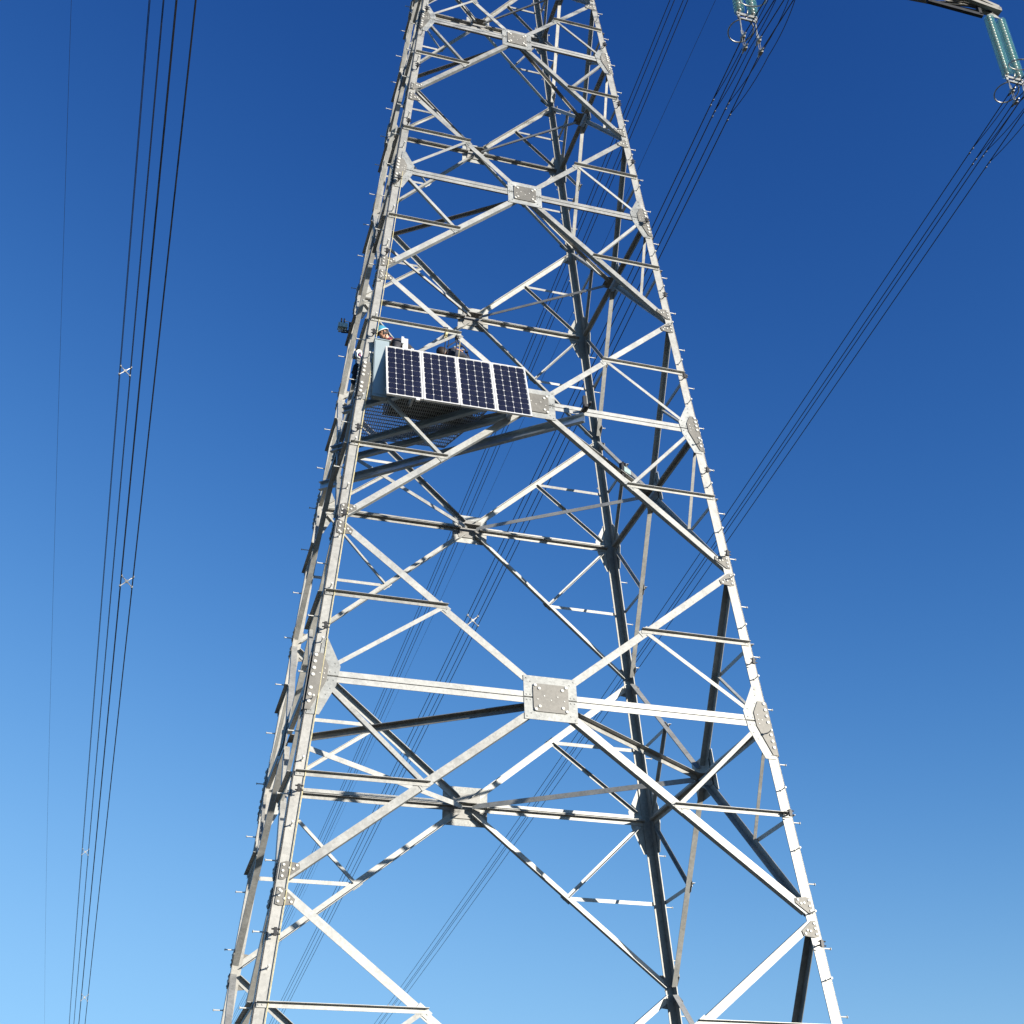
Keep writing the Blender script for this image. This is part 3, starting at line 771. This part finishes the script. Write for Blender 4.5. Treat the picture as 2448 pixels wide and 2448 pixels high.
# hair (a cap over the back of the skull) and helmet
def cap(name, c, fd, hu, hs, r, m, t, cut, brim=None):
    b = MB(); n = 24; rings = 9; o = len(b.v)
    for i in range(rings + 1):
        th = (math.pi * .5 + cut) * i / rings
        for k in range(n):
            an = 2 * math.pi * k / n
            b.v.append(tuple(c + hs * (math.sin(th) * math.cos(an) * r * .88) + fd * (math.sin(th) * math.sin(an) * r * 1.05) + hu * (math.cos(th) * r * 1.1)))
    for i in range(rings):
        for k in range(n):
            b.f.append([i * n + k, (i + 1) * n + k, (i + 1) * n + (k + 1) % n, i * n + (k + 1) % n]); b.mi.append(0)
    return b.build(name, m, t, True)
cap('hair', H - fd * .022 - hu * .004, fd, hu, hs, .099, M['hair'], t, .42)
hel = cap('helmet', H + hu * .030 + fd * .010, fd, hu, hs, .124, M['helmet'], t, -.05)
b = MB(); b.tube([H + hu * .034 + fd * .010 + hs * .113 * math.cos(a * .2618) + fd * .134 * math.sin(a * .2618) for a in range(24)], .009, 6, True); b.build('helmet_rim', M['white'], hel, True)
b = MB()
for s in (-1, 1): b.tube([H + hs * s * .085 + hu * .05, H + hs * s * .082 - hu * .05 + fd * .02, H - hu * .118 + fd * .045], .006, 5)
b.build('chin_strap', M['strap'], t)
b = MB()
for s in (-1, 1): b.ball(H + fd * .078 + hu * .018 + hs * s * .030, .0075, 8)
b.build('eyes', M['dark'], t, True)
b = MB(); n_ = 20
b.tube([CH + V((.02, 0, -.01)) + V((0, -1, 0)) * .20 * math.cos(6.283 * k / n_) + (V((.5, 0, .75))) * .21 * math.sin(6.283 * k / n_) for k in range(n_)], .012, 5, True)
b.build('harness', M['strap'], t)

# worker two: bent forward over the platform, only the back and the lowered head show above the panels
t = thing('person', 'bent-over worker in dark clothes and harness behind the middle solar panels, rounded back showing', 'person', (-1.25, -1.45, -.13 + G))
H2 = z_(-1.54, -1.64, 1.23); fd2 = V((-.45, -.35, -.82)).normalized(); hu2 = (V((-.8, -.1, .45)) - fd2 * V((-.8, -.1, .45)).dot(fd2)).normalized(); hs2 = fd2.cross(hu2)
J2 = (H2, z_(-1.45, -1.61, 1.25), z_(-1.28, -1.58, 1.35), z_(-1.08, -1.53, 1.19), z_(-.99, -1.48, .88), z_(-1.34, -1.77, 1.18), z_(-1.28, -1.39, 1.18),
      z_(-1.46, -1.86, .93), z_(-1.44, -1.32, .93), z_(-1.60, -1.80, .74), z_(-1.60, -1.40, .74), z_(-1.01, -1.58, .84), z_(-.98, -1.38, .84),
      z_(-1.08, -1.62, .42), z_(-1.06, -1.30, .42), z_(-1.02, -1.62, -.06), z_(-1.10, -1.28, -.06))
body(t, J2, (M['jacket2'], M['trousers']), fd2, hu2, hs2)
cap('hair', H2 - fd2 * .016 + hu2 * .004, fd2, hu2, hs2, .106, M['hair'], t, .5)
b = MB()
for k in (-.10, .08):
    b.tube([z_(-1.46, -1.60 + k * 1.1, 1.34), z_(-1.28, -1.60 + k, 1.515), z_(-1.12, -1.56 + k, 1.40), z_(-.96, -1.52 + k, 1.06)], .016, 5)
b.box(z_(-1.22, -1.66, 1.445), (.035, 0, 0), (0, .03, 0), (0, 0, .012)); b.box(z_(-1.10, -1.68, 1.32), (.025, 0, 0), (0, .025, 0), (0, 0, .02))
b.build('harness', M['strap'], t)
for (x, y, z) in ((-1.27, -1.75, 1.36), (-1.19, -1.76, 1.28), (-1.33, -1.77, 1.30)):
    b = MB(); b.box(z_(x, y, z), (.026, 0, 0), (0, .012, 0), (0, 0, .016)); b.build('buckle', M['fit'], t)

# slings with pulleys on the short strut above the platform
def pulley(x, y, z, m, lab, drop):
    t = thing('rope_pulley', lab, 'pulley', (x, y, z + G), 'pulleys slung from the strut above the panels')
    b = MB()
    b.tube([z_(x - .035, y - .06, z), z_(x - .035, y + .08, z + .05), z_(x + .035, y + .08, z + .05), z_(x + .035, y - .06, z)], .010, 5, True)
    b.tube([z_(x, y - .04, z), z_(x, y - .05, z - .10)], .012, 5)
    b.build('sling', M['strap'], t)
    b = MB(); b.lathe(z_(x - .02, y - .05, z - .14), (1, .2, 0), [(0, 0), (.045, 0), (.045, .008), (.03, .02), (.045, .032), (.045, .04), (0, .04)], 14)
    b.tube(ring_pts(z_(x, y - .05, z - .22), .035, V((.4, 0, 0)).normalized() * .6, V((0, 0, 1)), 14), .007, 5, True)
    b.build('pulley_wheel', m, t, True)
    b = MB(); b.tube([z_(x, y - .05, z - .25), z_(x + .01, y + .1, z - .45), z_(x + .02, y + .35, z - drop)], .010, 5); b.build('rope', M['strap'], t)
    b = MB(); b.tube([z_(x + .06, y - .05, z - .20), z_(x + .07, y + .1, z - .45), z_(x + .07, y + .35, z - drop)], .008, 5); b.build('rope', M['rope'] if m is M['dark'] else M['strap'], t)
pulley(-1.60, -2.10, 1.38, M['rope'], 'yellowish pulley hanging left on the strut above the solar panels', .55)
pulley(-1.40, -2.10, 1.34, M['dark'], 'black pulley with doubled rope above the bent-over worker', .5)

# ---------------------------------------------------------------- instruments on brackets
def sensor(c, ax, lab, loc):
    t = thing('sensor_unit', lab, 'instrument', c, 'small instrument boxes clamped to the tower')
    ax = V(ax).normalized(); up = V((0, 0, 1)); n = ax.cross(up)
    b = MB(); b.box(c, ax * .10, n * .07, up * .055); b.build('housing', M['sensor'], t)
    b = MB()
    for i in (-1, 0, 1):
        b.lathe(c + ax * i * .06 - up * .055, -up, [(0, 0), (.026, 0), (.026, .03), (.014, .036), (.014, .07), (.03, .075), (.03, .09), (0, .09)], 10)
    b.build('connector', M['cap'], t, True)
    b = MB()
    for i in (-1, 1): b.tube([c + ax * i * .03 + up * .05, c + ax * i * .03 + up * .22], [.022, .016], 8)
    b.build('antenna', M['dark'], t, True)
    b = MB(); b.box(c + V(loc) * .5 - up * .13, V(loc) * .62, n * .02 if abs(n.dot(V(loc).normalized())) < .5 else ax * .02, up * .03)
    b.box(c + V(loc) - up * .1, ax * .03, n * .03, up * .2); b.build('bracket', M['dark'], t)
sensor(V((-2.87, 1.93, 4.42 + G)), (1, 0, 0), 'small instrument box with stub antennas clamped to the far left leg', (.16, .0, .02))
sensor(V((2.34, -.43, .12 + G)), (1, .6, 0), 'small instrument box clamped to the brace inside the right side of the tower', (-.12, -.14, -.02))
t = thing('climbing_gear', 'bundle of slings and pink cord hanging behind the near left leg', 'gear', (-3.02, -1.7, .6 + G))
soft_box('pouch', (-3.02, -1.65, .42 + G), (.20, .22, .34), M['bag'], t, .02, 9)
b = MB(); 
for k in range(4): b.tube(ring_pts(z_(-3.04, -1.75 + k * .03, .78 + .03 * k), .075 + .01 * k, V((.5, 0, .2)), V((0, .2, 1)), 12), .010, 5, True)
b.build('cord_coil', M['white'], t, True)
b = MB(); b.tube([z_(-3.05, -1.83, .72), z_(-3.0, -1.84, .62), z_(-3.03, -1.83, .52)], .014, 5); b.build('pink_cord', M['pink'], t)

# ---------------------------------------------------------------- cables down the near left leg
def leg_path(s, off, zs): return [P(s, -1, z) + V((off[0] + (random.random() - .5) * .012, -LEG - off[1], 0)) for z in zs]
zs = [16 - k * 1.1 for k in range(25)]
b = tube_wire(leg_path(-1, (-.068, .02), zs), .007, 5)
tag(b.build('cable', M['cable']), 'thin black cable running down the face of the near left leg', 'cable')
b = tube_wire(leg_path(-1, (.088, .025), [5.2 - k * 1.0 for k in range(18)]), .007, 5)
tag(b.build('rope', M['rope']), 'thin yellowish rope hanging down the inner edge of the near left leg', 'rope')
